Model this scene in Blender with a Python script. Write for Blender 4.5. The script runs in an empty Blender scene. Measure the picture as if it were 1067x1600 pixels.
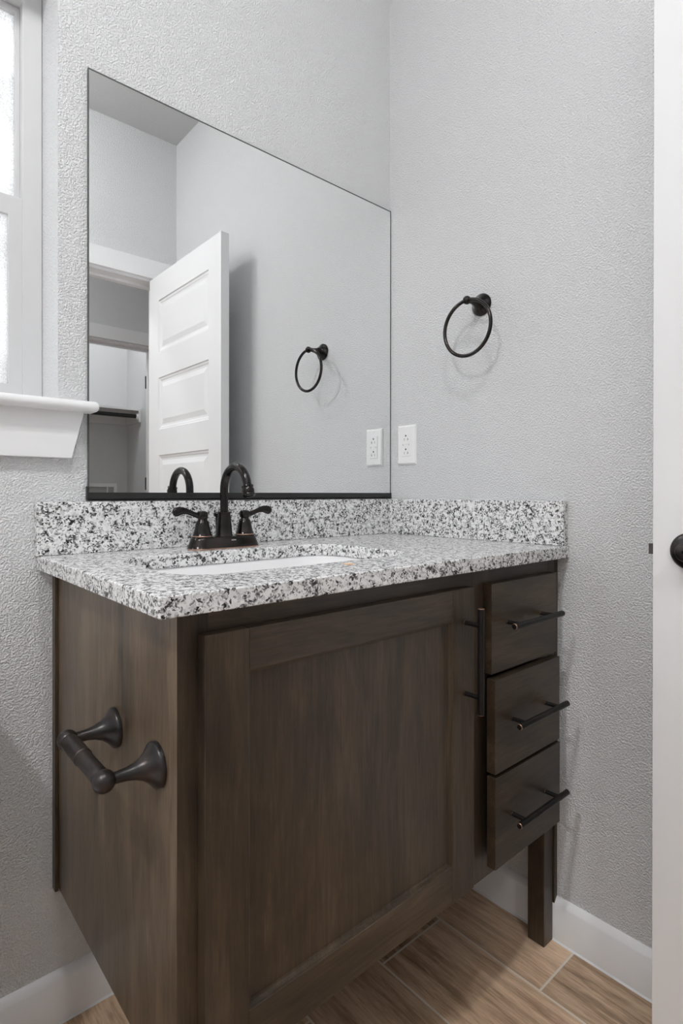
import bpy, bmesh, math, random
from mathutils import Vector, Matrix
S = bpy.context.scene
COL = S.collection
PI = math.pi

# ------------------------------------------------------------------ camera
W, H = 1067.0, 1600.0
FPX, CX, HY, TH = 876.372, 533.5, 773.084, 0.71809
CAMLOC = Vector((-1.20935, -1.1674, 1.01022))
PITCH, ROLL = 0.00262, 0.00083
F = Vector((math.sin(TH), math.cos(TH), 0)); R = Vector((math.cos(TH), -math.sin(TH), 0)); U = Vector((0, 0, 1))
a, b = math.cos(PITCH), math.sin(PITCH); F, U = a*F - b*U, a*U + b*F
a, b = math.cos(ROLL), math.sin(ROLL); R, U = a*R + b*U, a*U - b*R
cd = bpy.data.cameras.new('camera'); cam = bpy.data.objects.new('camera', cd); COL.objects.link(cam)
m = Matrix.Identity(4)
for i in range(3):
    m[i][0], m[i][1], m[i][2], m[i][3] = R[i], U[i], -F[i], CAMLOC[i]
cam.matrix_world = m
cd.sensor_fit = 'VERTICAL'; cd.sensor_height = 36.0; cd.sensor_width = 24.0
cd.lens = FPX*36.0/H
cd.shift_x = (W/2 - CX)/H; cd.shift_y = (HY - H/2)/H
cd.clip_start = 0.02; cd.clip_end = 50
S.camera = cam

# ------------------------------------------------------------------ world, lights, exposure
w = bpy.data.worlds.new('sky'); S.world = w; w.use_nodes = True
w.node_tree.nodes['Background'].inputs[0].default_value = (0.96, 0.98, 1.0, 1)
w.node_tree.nodes['Background'].inputs[1].default_value = 2.1
S.view_settings.view_transform = 'Standard'; S.view_settings.look = 'None'
S.view_settings.gamma = 1; S.view_settings.use_curve_mapping = False
S.view_settings.exposure = 0.14
S.cycles.use_denoising = True
S.cycles.max_bounces = 14; S.cycles.diffuse_bounces = 10; S.cycles.glossy_bounces = 6
S.cycles.sample_clamp_indirect = 6.0
CEIL = 2.724
LAMPS = [  # x, y, emission, radius : opal dome ceiling lamps, two of them added fill (their domes are the light sources)
    (-2.14, -0.92, 440.0, 0.070, 'opal dome ceiling light in the bathroom ceiling above the toilet side'),
    (-0.43, -0.42, 6.0, 0.070, 'opal dome ceiling light in the bathroom ceiling above the sink'),
    (-1.05, -1.08, 145.0, 0.070, 'added opal dome fill light in the bathroom ceiling close to the doorway wall'),  # unseen fill lamp, added to lift the doorway wall and lower left wall
    (0.05, -3.02, 140.0, 0.070, 'opal dome ceiling light in the closet ceiling in front of the shelf'),
    (-1.2, -2.15, 210.0, 0.070, 'added opal dome fill light in the hallway ceiling between the two doorways'),  # unseen lamp added to raise the hallway's brightness in the mirror
]
_l = bpy.data.lights.new('downlight', 'AREA'); _l.shape = 'DISK'; _l.size = 0.12; _l.energy = 14.0; _l.spread = math.radians(74)
_o = bpy.data.objects.new('downlight', _l); COL.objects.link(_o); _o.location = (-0.43, -0.42, CEIL-0.032)

# ------------------------------------------------------------------ helpers
def tag(o, label=None, cat=None, group=None, kind=None):
    if label: o['label'] = label
    if cat: o['category'] = cat
    if group: o['group'] = group
    if kind: o['kind'] = kind
    return o
def thing(name, loc, label=None, cat=None, group=None, kind=None):
    o = bpy.data.objects.new(name, None); COL.objects.link(o); o.location = loc
    o.empty_display_size = 0.05
    return tag(o, label, cat, group, kind)
def world_loc(o):
    v = Vector((0, 0, 0))
    while o is not None:
        v += o.location; o = o.parent
    return v
def obj(name, bm, mats, parent=None, bevel=0, seg=2, smooth=True, origin=None):
    """bm is in WORLD coordinates; the object's origin becomes 'origin' (default: bbox bottom centre)"""
    bmesh.ops.recalc_face_normals(bm, faces=bm.faces)
    if origin is None:
        xs = [v.co for v in bm.verts]
        lo = Vector([min(c[i] for c in xs) for i in range(3)]); hi = Vector([max(c[i] for c in xs) for i in range(3)])
        origin = Vector(((lo.x+hi.x)/2, (lo.y+hi.y)/2, lo.z))
    origin = Vector(origin)
    bmesh.ops.translate(bm, verts=bm.verts, vec=-origin)
    me = bpy.data.meshes.new(name)
    bm.to_mesh(me); bm.free()
    if not isinstance(mats, (list, tuple)): mats = [mats]
    for mt in mats: me.materials.append(mt)
    o = bpy.data.objects.new(name, me); COL.objects.link(o)
    if parent is not None:
        o.parent = parent; o.location = origin - world_loc(parent)
    else:
        o.location = origin
    if smooth:
        for p in me.polygons: p.use_smooth = True
        me.set_sharp_from_angle(angle=math.radians(38))
    if bevel:
        md = o.modifiers.new('bevel', 'BEVEL'); md.width = bevel; md.segments = seg
        md.limit_method = 'ANGLE'; md.angle_limit = math.radians(40); md.harden_normals = True
    return o
def box(bm, x0, x1, y0, y1, z0, z1, mi=0):
    vs = [bm.verts.new((x, y, z)) for x in (x0, x1) for y in (y0, y1) for z in (z0, z1)]
    for q in ((0,1,3,2), (4,6,7,5), (0,4,5,1), (2,3,7,6), (0,2,6,4), (1,5,7,3)):
        f = bm.faces.new([vs[i] for i in q]); f.material_index = mi
def mkbox(*a, mi=0):
    bm = bmesh.new(); box(bm, *a, mi=mi); return bm
def loft(bm, rings, closed_ring=True, cap0=True, cap1=True, mi=0, mis=None):
    vr = [[bm.verts.new(p) for p in r] for r in rings]
    n = len(vr[0])
    for k in range(len(vr)-1):
        for i in range(n if closed_ring else n-1):
            j = (i+1) % n
            f = bm.faces.new((vr[k][i], vr[k][j], vr[k+1][j], vr[k+1][i])); f.material_index = mis[k] if mis else mi
    if cap0: f = bm.faces.new(list(reversed(vr[0]))); f.material_index = mis[0] if mis else mi
    if cap1: f = bm.faces.new(vr[-1]); f.material_index = mis[-1] if mis else mi
    return vr
def frame_of(d):
    d = Vector(d).normalized()
    up = Vector((0, 0, 1)) if abs(d.z) < 0.95 else Vector((1, 0, 0))
    u = d.cross(up).normalized(); v = u.cross(d).normalized()
    return d, u, v
def lathe(bm, base, axis, prof, n=40, mi=0, mis=None, cap0=True, cap1=True):
    """prof: list of (distance along axis, radius)"""
    d, u, v = frame_of(axis); base = Vector(base)
    rings = [[base + d*t + (u*math.cos(2*PI*i/n) + v*math.sin(2*PI*i/n))*max(r, 1e-5) for i in range(n)] for t, r in prof]
    loft(bm, rings, cap0=cap0, cap1=cap1, mi=mi, mis=mis)
def tube(bm, pts, rad, n=16, cap=True, sq=None, mi=0):
    """tube along a path; rad scalar or per-point; sq = (ru, rv) scale"""
    pts = [Vector(p) for p in pts]
    if not isinstance(rad, (list, tuple)): rad = [rad]*len(pts)
    sq = sq or (1, 1)
    d = (pts[1]-pts[0]).normalized(); _, u, v = frame_of(d)
    rings = []
    for k, p in enumerate(pts):
        if k == 0: t = pts[1]-pts[0]
        elif k == len(pts)-1: t = pts[-1]-pts[-2]
        else: t = pts[k+1]-pts[k-1]
        t.normalize()
        u = (u - t*u.dot(t)).normalized(); v = t.cross(u)
        rings.append([p + (u*math.cos(2*PI*i/n)*sq[0] + v*math.sin(2*PI*i/n)*sq[1])*rad[k] for i in range(n)])
    loft(bm, rings, cap0=cap, cap1=cap, mi=mi)
def sphere(bm, c, r, sc=(1, 1, 1), n=24, mi=0):
    c = Vector(c); rings = []
    for k in range(1, n//2):
        th = PI*k/(n//2)
        rings.append([c + Vector((r*sc[0]*math.sin(th)*math.cos(2*PI*i/n), r*sc[1]*math.sin(th)*math.sin(2*PI*i/n), -r*sc[2]*math.cos(th))) for i in range(n)])
    vr = loft(bm, rings, cap0=False, cap1=False, mi=mi)
    a = bm.verts.new(c - Vector((0, 0, r*sc[2]))); b = bm.verts.new(c + Vector((0, 0, r*sc[2])))
    for i in range(n):
        j = (i+1) % n
        f = bm.faces.new((vr[0][j], vr[0][i], a)); f.material_index = mi
        f = bm.faces.new((vr[-1][i], vr[-1][j], b)); f.material_index = mi
def torus(bm, c, Rr, r, axis=(1, 0, 0), n=96, k=16):
    d, u, v = frame_of(axis); c = Vector(c); vr = []
    for i in range(n):
        a = 2*PI*i/n; e = u*math.cos(a)+v*math.sin(a)
        vr.append([bm.verts.new(c + e*(Rr + r*math.cos(2*PI*j/k)) + d*r*math.sin(2*PI*j/k)) for j in range(k)])
    for i in range(n):
        for j in range(k):
            bm.faces.new((vr[i][j], vr[(i+1) % n][j], vr[(i+1) % n][(j+1) % k], vr[i][(j+1) % k]))
def rrect(cx, cy, hx, hy, r, n=10):
    """rounded rectangle outline, counter-clockwise, in x,y"""
    out = []
    for (sx, sy, a0) in ((1, 1, 0), (-1, 1, PI/2), (-1, -1, PI), (1, -1, 1.5*PI)):
        for i in range(n+1):
            a = a0 + PI/2*i/n
            out.append((cx + sx*(hx-r) + r*math.cos(a), cy + sy*(hy-r) + r*math.sin(a)))
    return out
def grid_wall(bm, axis, pos, thick, u0, u1, z0, z1, holes):
    """wall slab; axis 'x': plane x=pos..pos+thick spanning y; axis 'y': plane y=pos..pos+thick spanning x. holes (u0,u1,z0,z1)"""
    us = sorted({u0, u1, *[h[0] for h in holes], *[h[1] for h in holes]})
    zs = sorted({z0, z1, *[h[2] for h in holes], *[h[3] for h in holes]})
    us = [u for u in us if u0 <= u <= u1]; zs = [z for z in zs if z0 <= z <= z1]
    def hole(i, k):
        if i < 0 or k < 0 or i >= len(us)-1 or k >= len(zs)-1: return True
        uc, zc = (us[i]+us[i+1])/2, (zs[k]+zs[k+1])/2
        return any(h[0] < uc < h[1] and h[2] < zc < h[3] for h in holes)
    V = {}
    def vert(i, k, s):
        if (i, k, s) not in V:
            p = pos + (thick if s else 0)
            V[(i, k, s)] = bm.verts.new((p, us[i], zs[k]) if axis == 'x' else (us[i], p, zs[k]))
        return V[(i, k, s)]
    for i in range(len(us)-1):
        for k in range(len(zs)-1):
            if hole(i, k): continue
            for s in (0, 1):
                bm.faces.new([vert(i, k, s), vert(i+1, k, s), vert(i+1, k+1, s), vert(i, k+1, s)])
            if hole(i-1, k): bm.faces.new([vert(i, k, 0), vert(i, k+1, 0), vert(i, k+1, 1), vert(i, k, 1)])
            if hole(i+1, k): bm.faces.new([vert(i+1, k, 0), vert(i+1, k+1, 0), vert(i+1, k+1, 1), vert(i+1, k, 1)])
            if hole(i, k-1): bm.faces.new([vert(i, k, 0), vert(i+1, k, 0), vert(i+1, k, 1), vert(i, k, 1)])
            if hole(i, k+1): bm.faces.new([vert(i, k+1, 0), vert(i+1, k+1, 0), vert(i+1, k+1, 1), vert(i, k+1, 1)])

# ------------------------------------------------------------------ materials
def mat(name, color=(0.8, 0.8, 0.8), rough=0.5, metal=0.0, spec=0.5):
    m = bpy.data.materials.new(name); m.use_nodes = True
    p = m.node_tree.nodes['Principled BSDF']
    p.inputs['Base Color'].default_value = (*color, 1); p.inputs['Roughness'].default_value = rough
    p.inputs['Metallic'].default_value = metal; p.inputs['Specular IOR Level'].default_value = spec
    return m
def nt(m): return m.node_tree.nodes, m.node_tree.links, m.node_tree.nodes['Principled BSDF']
def node(N, t, **k):
    n = N.new(t)
    for a, v in k.items(): setattr(n, a, v)
    return n
def noise(N, L, vec, scale, detail=2, rough=0.5, dist=0):
    n = N.new('ShaderNodeTexNoise'); n.inputs['Scale'].default_value = scale
    n.inputs['Detail'].default_value = detail; n.inputs['Roughness'].default_value = rough
    n.inputs['Distortion'].default_value = dist; L.new(vec, n.inputs['Vector']); return n
def ramp(N, L, fac, stops, interp='LINEAR'):
    r = N.new('ShaderNodeValToRGB'); r.color_ramp.interpolation = interp
    e = r.color_ramp.elements
    while len(e) < len(stops): e.new(0.5)
    for i, (p, c) in enumerate(stops):
        e[i].position = p; e[i].color = (*c, 1) if len(c) == 3 else c
    L.new(fac, r.inputs['Fac']); return r
def g(v): return (v, v, v)
def geopos(N): return N.new('ShaderNodeNewGeometry').outputs['Position']

def plaster(name, col, bump=1.0, rough=0.48):
    m = mat(name, col, rough, spec=0.35); N, L, P = nt(m)
    pos = geopos(N)
    n1 = noise(N, L, pos, 265, 2, 0.5, 0.2)
    n2 = noise(N, L, pos, 480, 2, 0.5, 0.2)
    r1 = ramp(N, L, n1.outputs['Fac'], [(0.38, g(0)), (0.62, g(1))])
    mx = node(N, 'ShaderNodeMath', operation='MULTIPLY_ADD'); mx.inputs[1].default_value = 0.35
    L.new(n2.outputs['Fac'], mx.inputs[0]); L.new(r1.outputs['Color'], mx.inputs[2])
    b = N.new('ShaderNodeBump'); b.inputs['Strength'].default_value = 1.0*bump; b.inputs['Distance'].default_value = 0.0018
    L.new(mx.outputs[0], b.inputs['Height']); L.new(b.outputs['Normal'], P.inputs['Normal'])
    return m
M = {}
M['wall'] = plaster('wall_paint', (0.776, 0.782, 0.789))
M['ceil'] = plaster('ceiling_paint', (0.62, 0.62, 0.62), 0.6, 0.6)
M['trim'] = mat('trim_white', (0.84, 0.842, 0.848), 0.28)
M['door'] = mat('door_white', (0.82, 0.822, 0.828), 0.30)
M['vinyl'] = mat('window_vinyl', (0.60, 0.603, 0.607), 0.35)
M['plastic'] = mat('outlet_white', (0.85, 0.85, 0.85), 0.25)
M['black'] = mat('black_slot', (0.008, 0.008, 0.008), 0.6)
M['porc'] = mat('porcelain', (0.86, 0.86, 0.865), 0.08)
M['rod'] = mat('black_rod', (0.012, 0.012, 0.013), 0.35)
M['channel'] = mat('mirror_channel', (0.018, 0.018, 0.018), 0.4, 0.0)
M['shelf'] = mat('shelf_paint', (0.72, 0.72, 0.72), 0.45)
M['boxgrey'] = mat('recess_grey', (0.42, 0.42, 0.42), 0.6)
M['hingem'] = mat('hinge_metal', (0.05, 0.048, 0.046), 0.45, 0.6)
M['latch'] = mat('latch_metal', (0.16, 0.155, 0.15), 0.35, 0.9)
M['copper'] = mat('copper_edge', (0.42, 0.25, 0.18), 0.38, 0.8)
M['logo'] = mat('pale_mark', (0.62, 0.60, 0.58), 0.4)
M['peach'] = mat('peach_disc', (0.80, 0.52, 0.33), 0.35)
M['floor_sub'] = mat('caulk', (0.75, 0.76, 0.77), 0.5)

def bronze(name, base=(0.030, 0.028, 0.0275), worn=(0.085, 0.065, 0.055), amt=0.4, rough=0.17, metal=0.85):
    m = mat(name, base, rough, metal, 0.5); N, L, P = nt(m)
    pos = geopos(N)
    n = noise(N, L, pos, 28, 3, 0.6)
    r = ramp(N, L, n.outputs['Fac'], [(0.45, base), (0.75, tuple(b0+(w0-b0)*amt for b0, w0 in zip(base, worn)))])
    L.new(r.outputs['Color'], P.inputs['Base Color'])
    n2 = noise(N, L, pos, 90, 2)
    mr = N.new('ShaderNodeMapRange'); mr.inputs['To Min'].default_value = rough*0.8; mr.inputs['To Max'].default_value = rough*1.35
    L.new(n2.outputs['Fac'], mr.inputs['Value']); L.new(mr.outputs['Result'], P.inputs['Roughness'])
    return m
M['bronze'] = bronze('oil_rubbed_bronze')
M['bronze_tp'] = bronze('oil_rubbed_bronze_satin', (0.045, 0.042, 0.042), (0.11, 0.075, 0.062), 0.5, 0.30, 0.8)
M['handle'] = bronze('pull_black', (0.012, 0.011, 0.011), (0.05, 0.03, 0.022), 0.3, 0.38, 0.5)
M['knob'] = bronze('knob_bronze', (0.05, 0.046, 0.046), (0.09, 0.07, 0.06), 0.4, 0.3, 0.85)

def wood(name, axis='z', lo=(0.0160, 0.0106, 0.0065), mid=(0.047, 0.0318, 0.0193), hi=(0.105, 0.071, 0.042), rough=0.38, seed=0.0):
    m = mat(name, mid, rough, spec=0.5); N, L, P = nt(m)
    pos = geopos(N)
    mp = N.new('ShaderNodeMapping'); L.new(pos, mp.inputs['Vector'])
    mp.inputs['Location'].default_value = (seed, seed*0.7, seed*1.3)
    st = {'z': (1, 1, 0.06), 'x': (0.06, 1, 1), 'y': (1, 0.06, 1)}[axis]
    mp.inputs['Scale'].default_value = st
    fine = noise(N, L, mp.outputs['Vector'], 230, 4, 0.7, 0.4)
    mp2 = N.new('ShaderNodeMapping'); L.new(pos, mp2.inputs['Vector'])
    mp2.inputs['Scale'].default_value = tuple(0.28 if s < 1 else 1 for s in st)
    mp2.inputs['Location'].default_value = (seed, seed, seed)
    blot = noise(N, L, mp2.outputs['Vector'], 11, 5, 0.62, 0.7)
    mid_n = noise(N, L, mp.outputs['Vector'], 34, 3, 0.6, 1.2)
    a1 = node(N, 'ShaderNodeMath', operation='MULTIPLY_ADD'); a1.inputs[1].default_value = 0.32
    L.new(fine.outputs['Fac'], a1.inputs[0])
    a2 = node(N, 'ShaderNodeMath', operation='MULTIPLY'); a2.inputs[1].default_value = 0.50
    L.new(blot.outputs['Fac'], a2.inputs[0]); 
    a3 = node(N, 'ShaderNodeMath', operation='MULTIPLY_ADD'); a3.inputs[1].default_value = 0.18
    L.new(mid_n.outputs['Fac'], a3.inputs[0]); L.new(a2.outputs[0], a3.inputs[2]); L.new(a3.outputs[0], a1.inputs[2])
    r = ramp(N, L, a1.outputs[0], [(0.36, lo), (0.50, mid), (0.66, hi)])
    L.new(r.outputs['Color'], P.inputs['Base Color'])
    b = N.new('ShaderNodeBump'); b.inputs['Strength'].default_value = 0.12; b.inputs['Distance'].default_value = 0.0006
    L.new(fine.outputs['Fac'], b.inputs['Height']); L.new(b.outputs['Normal'], P.inputs['Normal'])
    P.inputs['Coat Weight'].default_value = 0.06; P.inputs['Coat Roughness'].default_value = 0.3
    return m
M['wood_z'] = wood('stained_wood_vertical', 'z')
M['wood_z2'] = wood('stained_wood_panel', 'z', seed=3.1)
M['wood_x'] = wood('stained_wood_horizontal', 'x', seed=1.7)
M['wood_y'] = wood('stained_wood_depth', 'y', seed=2.2)
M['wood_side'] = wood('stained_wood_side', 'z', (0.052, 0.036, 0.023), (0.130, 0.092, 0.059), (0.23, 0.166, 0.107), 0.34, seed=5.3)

def granite():
    m = mat('speckled_granite', (0.7, 0.7, 0.7), 0.22, spec=0.5); N, L, P = nt(m)
    pos = geopos(N)
    d = noise(N, L, pos, 140, 2, 0.5)
    sub = node(N, 'ShaderNodeVectorMath', operation='SUBTRACT'); sub.inputs[1].default_value = (0.5, 0.5, 0.5)
    L.new(d.outputs['Color'], sub.inputs[0])
    sc = node(N, 'ShaderNodeVectorMath', operation='SCALE'); sc.inputs['Scale'].default_value = 0.009
    L.new(sub.outputs[0], sc.inputs[0])
    add = node(N, 'ShaderNodeVectorMath', operation='ADD'); L.new(pos, add.inputs[0]); L.new(sc.outputs[0], add.inputs[1])
    def vor(scale):
        v = N.new('ShaderNodeTexVoronoi'); v.inputs['Scale'].default_value = scale
        L.new(add.outputs[0], v.inputs['Vector'])
        s = N.new('ShaderNodeSeparateColor'); L.new(v.outputs['Color'], s.inputs[0]); return s.outputs[0]
    v1 = vor(340); v2 = vor(170)
    cl = noise(N, L, pos, 85, 3, 0.6)
    # dark specks: fine cell value + cluster noise
    a = node(N, 'ShaderNodeMath', operation='MULTIPLY_ADD'); a.inputs[1].default_value = 0.42
    L.new(v1, a.inputs[0]); L.new(cl.outputs['Fac'], a.inputs[2])          # ~0.25 .. 1.1
    r1 = ramp(N, L, a.outputs[0], [(0.0, (0.018,)*3), (0.46, (0.055,)*3), (0.515, (0.15,)*3), (0.575, (0.33,)*3), (0.63, (0.60,)*3), (0.68, (0.88,)*3)], 'CONSTANT')
    # larger feldspar patches vary the pale ground
    r2 = ramp(N, L, v2, [(0.0, (0.72,)*3), (0.18, (0.90,)*3), (0.5, (1.0,)*3), (0.85, (0.92,)*3)], 'CONSTANT')
    mx = node(N, 'ShaderNodeMix', data_type='RGBA', blend_type='MULTIPLY'); mx.inputs[0].default_value = 1.0
    L.new(r1.outputs['Color'], mx.inputs[6]); L.new(r2.outputs['Color'], mx.inputs[7])
    L.new(mx.outputs[2], P.inputs['Base Color'])
    return m
M['granite'] = granite()

def floor_mat():
    m = mat('wood_look_tile', (0.2, 0.15, 0.1), 0.42, spec=0.4); N, L, P = nt(m)
    pos = geopos(N)
    sx = N.new('ShaderNodeSeparateXYZ'); L.new(pos, sx.inputs[0])
    cx = N.new('ShaderNodeCombineXYZ')
    ax = node(N, 'ShaderNodeMath', operation='ADD'); ax.inputs[1].default_value = 0.577 + 0.915*6
    L.new(sx.outputs['Y'], ax.inputs[0]); L.new(ax.outputs[0], cx.inputs['X'])
    ay = node(N, 'ShaderNodeMath', operation='ADD'); ay.inputs[1].default_value = 0.158 + 0.195*21
    L.new(sx.outputs['X'], ay.inputs[0]); L.new(ay.outputs[0], cx.inputs['Y'])
    br = N.new('ShaderNodeTexBrick'); L.new(cx.outputs[0], br.inputs['Vector'])
    br.inputs['Scale'].default_value = 1.0; br.inputs['Brick Width'].default_value = 0.915; br.inputs['Row Height'].default_value = 0.195
    br.inputs['Mortar Size'].default_value = 0.0024; br.inputs['Mortar Smooth'].default_value = 0.1; br.inputs['Bias'].default_value = 0
    br.offset = 0.721; br.offset_frequency = 2; br.squash = 1.0
    br.inputs['Color1'].default_value = (0, 0, 0, 1); br.inputs['Color2'].default_value = (1, 1, 1, 1); br.inputs['Mortar'].default_value = (0.5, 0.5, 0.5, 1)
    # grain: stretched along y, shifted per plank
    off = node(N, 'ShaderNodeVectorMath', operation='SCALE'); off.inputs['Scale'].default_value = 7.3
    L.new(br.outputs['Color'], off.inputs[0])
    ad = node(N, 'ShaderNodeVectorMath', operation='ADD'); L.new(pos, ad.inputs[0]); L.new(off.outputs[0], ad.inputs[1])
    mp = N.new('ShaderNodeMapping'); mp.inputs['Scale'].default_value = (1, 0.09, 1); L.new(ad.outputs[0], mp.inputs['Vector'])
    n1 = noise(N, L, mp.outputs[0], 90, 5, 0.68, 0.8); n2 = noise(N, L, mp.outputs[0], 18, 3, 0.6, 1.6)
    n3 = noise(N, L, mp.outputs[0], 330, 2, 0.6, 0.2)
    a = node(N, 'ShaderNodeMath', operation='MULTIPLY_ADD'); a.inputs[1].default_value = 0.5; L.new(n2.outputs['Fac'], a.inputs[0])
    bb = node(N, 'ShaderNodeMath', operation='MULTIPLY'); bb.inputs[1].default_value = 0.3; L.new(n1.outputs['Fac'], bb.inputs[0]); L.new(bb.outputs[0], a.inputs[2])
    c3 = node(N, 'ShaderNodeMath', operation='MULTIPLY_ADD'); c3.inputs[1].default_value = 0.2; L.new(n3.outputs['Fac'], c3.inputs[0]); L.new(a.outputs[0], c3.inputs[2])
    r = ramp(N, L, c3.outputs[0], [(0.36, (0.20, 0.128, 0.080)), (0.45, (0.38, 0.255, 0.165)), (0.53, (0.55, 0.385, 0.26)), (0.65, (0.74, 0.55, 0.39))])
    hs = N.new('ShaderNodeHueSaturation'); L.new(r.outputs['Color'], hs.inputs['Color'])
    mr = N.new('ShaderNodeMapRange'); mr.inputs['To Min'].default_value = 0.88; mr.inputs['To Max'].default_value = 1.14
    L.new(br.outputs['Color'], mr.inputs['Value']); L.new(mr.outputs['Result'], hs.inputs['Value'])
    mx = node(N, 'ShaderNodeMix', data_type='RGBA'); L.new(br.outputs['Fac'], mx.inputs[0]); L.new(hs.outputs['Color'], mx.inputs[6])
    mx.inputs[7].default_value = (0.70, 0.63, 0.54, 1)
    L.new(mx.outputs[2], P.inputs['Base Color'])
    bmp = N.new('ShaderNodeBump'); bmp.inputs['Strength'].default_value = 0.35; bmp.inputs['Distance'].default_value = 0.0012
    inv = node(N, 'ShaderNodeMath', operation='MULTIPLY_ADD'); inv.inputs[1].default_value = -1.0; L.new(br.outputs['Fac'], inv.inputs[0]); L.new(bb.outputs[0], inv.inputs[2])
    L.new(inv.outputs[0], bmp.inputs['Height']); L.new(bmp.outputs['Normal'], P.inputs['Normal'])
    return m
M['floor'] = floor_mat()

def mirror_mat():
    m = mat('silvered_glass', (0.93, 0.94, 0.94), 0.0, 1.0); return m
M['mirror'] = mirror_mat()
M['glassedge'] = mat('glass_edge', (0.09, 0.093, 0.09), 0.5, spec=0.3)

def frosted():
    m = bpy.data.materials.new('obscure_glass'); m.use_nodes = True
    N, L = m.node_tree.nodes, m.node_tree.links
    N.remove(N['Principled BSDF']); out = N['Material Output']
    pos = geopos(N)
    n = noise(N, L, pos, 420, 2, 0.6, 0.3); n2 = noise(N, L, pos, 9, 2, 0.5)
    sm = node(N, 'ShaderNodeMath', operation='MULTIPLY_ADD'); sm.inputs[1].default_value = 0.5
    L.new(n2.outputs['Fac'], sm.inputs[0]); L.new(n.outputs['Fac'], sm.inputs[2])
    r = ramp(N, L, sm.outputs[0], [(0.55, g(0.58)), (0.75, g(0.80)), (0.92, g(0.95))])
    t = N.new('ShaderNodeBsdfTranslucent'); L.new(r.outputs['Color'], t.inputs['Color'])
    gl = N.new('ShaderNodeBsdfGlossy'); gl.inputs['Roughness'].default_value = 0.25; gl.inputs['Color'].default_value = (0.9, 0.9, 0.9, 1)
    mx = N.new('ShaderNodeMixShader'); mx.inputs[0].default_value = 0.06
    bp = N.new('ShaderNodeBump'); bp.inputs['Strength'].default_value = 0.6; bp.inputs['Distance'].default_value = 0.002
    L.new(n.outputs['Fac'], bp.inputs['Height']); L.new(bp.outputs['Normal'], t.inputs['Normal']); L.new(bp.outputs['Normal'], gl.inputs['Normal'])
    L.new(t.outputs[0], mx.inputs[1]); L.new(gl.outputs[0], mx.inputs[2]); L.new(mx.outputs[0], out.inputs['Surface'])
    return m
M['frost'] = frosted()
def lens_mat(e):
    m = bpy.data.materials.new('opal_lamp_glass'); m.use_nodes = True
    p = m.node_tree.nodes['Principled BSDF']; p.inputs['Emission Color'].default_value = (0.99, 0.993, 1.0, 1); p.inputs['Emission Strength'].default_value = e
    return m

# ------------------------------------------------------------------ the room shell
def struct(name, bm, m, parent=None, **k):
    o = obj(name, bm, m, parent, **k)
    if parent is None: o['kind'] = 'structure'
    return o
FY = -1.4694            # face of the wall with the doorway (behind the camera)
HT = 0.115              # that wall's thickness
LX = -2.95              # far left wall
D0, D1, DH = -0.85, -0.090, 2.035      # bathroom doorway
HY2 = -2.68             # hallway's far wall
E0, E1 = -0.345, 0.384                        # closet doorway
CY2 = -3.65             # closet back wall
WX0, WX1, WZ0, WZ1 = -1.68, -0.911, 1.172, 2.06   # window opening

struct('floor', mkbox(LX-0.1, 1.35, CY2-0.1, 0.20, -0.05, 0), M['floor'], smooth=False)
struct('ceiling', mkbox(LX-0.1, 1.35, CY2-0.1, 0.25, CEIL, CEIL+0.05), M['ceil'], smooth=False)
bm = bmesh.new(); grid_wall(bm, 'y', 0.0, 0.20, LX-0.1, 0.12, 0, CEIL, [(WX0, WX1, WZ0, WZ1)])
struct('wall_back', bm, M['wall'], smooth=False)
struct('wall_right', mkbox(0.0, 0.12, FY-HT, 0.0, 0, CEIL), M['wall'], smooth=False)
struct('wall_left', mkbox(LX-0.1, LX, CY2-0.1, 0.0, 0, CEIL), M['wall'], smooth=False)
bm = bmesh.new(); grid_wall(bm, 'y', FY-HT, HT, LX, 0.0, 0, CEIL, [(D0, D1, 0, DH)])
struct('wall_front', bm, M['wall'], smooth=False)
bm = bmesh.new(); grid_wall(bm, 'y', HY2-HT, HT, LX, 1.25, 0, CEIL, [(E0, E1, 0, DH)])
struct('wall_hallway', bm, M['wall'], smooth=False)
struct('wall_hallway_right', mkbox(1.25, 1.35, CY2-0.1, FY-HT, 0, CEIL), M['wall'], smooth=False)
struct('wall_hallway_near', mkbox(0.12, 1.25, FY-HT, FY, 0, CEIL), M['wall'], smooth=False)
struct('wall_closet_back', mkbox(-1.3, 0.66, CY2-0.1, CY2, 0, CEIL), M['wall'], smooth=False)
struct('wall_closet_right', mkbox(0.56, 0.66, CY2, HY2-HT, 0, CEIL), M['wall'], smooth=False)
struct('wall_closet_left', mkbox(-1.3, -1.2, CY2, HY2-HT, 0, CEIL), M['wall'], smooth=False)

def baseboard(name, p0, p1, nrm):
    """profile with a sloped top edge, from p0 to p1 (x,y), standing out along nrm"""
    prof = [(0, 0), (0.0135, 0), (0.0135, 0.0815), (0.011, 0.085), (0.0035, 0.0945), (0, 0.096)]
    bm = bmesh.new(); rings = []
    for p in (p0, p1):
        rings.append([Vector((p[0]+nrm[0]*d, p[1]+nrm[1]*d, z)) for d, z in prof])
    loft(bm, rings)
    # caulk line against the floor
    rings = [[Vector((p[0]+nrm[0]*d, p[1]+nrm[1]*d, z)) for d, z in ((0.0, 0.0), (0.0165, 0.0), (0.0135, 0.0035), (0, 0.0035))] for p in (p0, p1)]
    loft(bm, rings, mi=1)
    return struct(name, bm, [M['trim'], M['floor_sub']])
baseboard('baseboard_back', (LX, 0), (0, 0), (0, -1))
baseboard('baseboard_right', (0, 0), (0, FY), (-1, 0))
baseboard('baseboard_front', (LX, FY), (D0-0.09, FY), (0, 1))
baseboard('baseboard_closet', (-1.2, CY2), (0.56, CY2), (0, 1))
baseboard('baseboard_closet_right', (0.56, CY2), (0.56, HY2-HT), (-1, 0))

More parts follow.
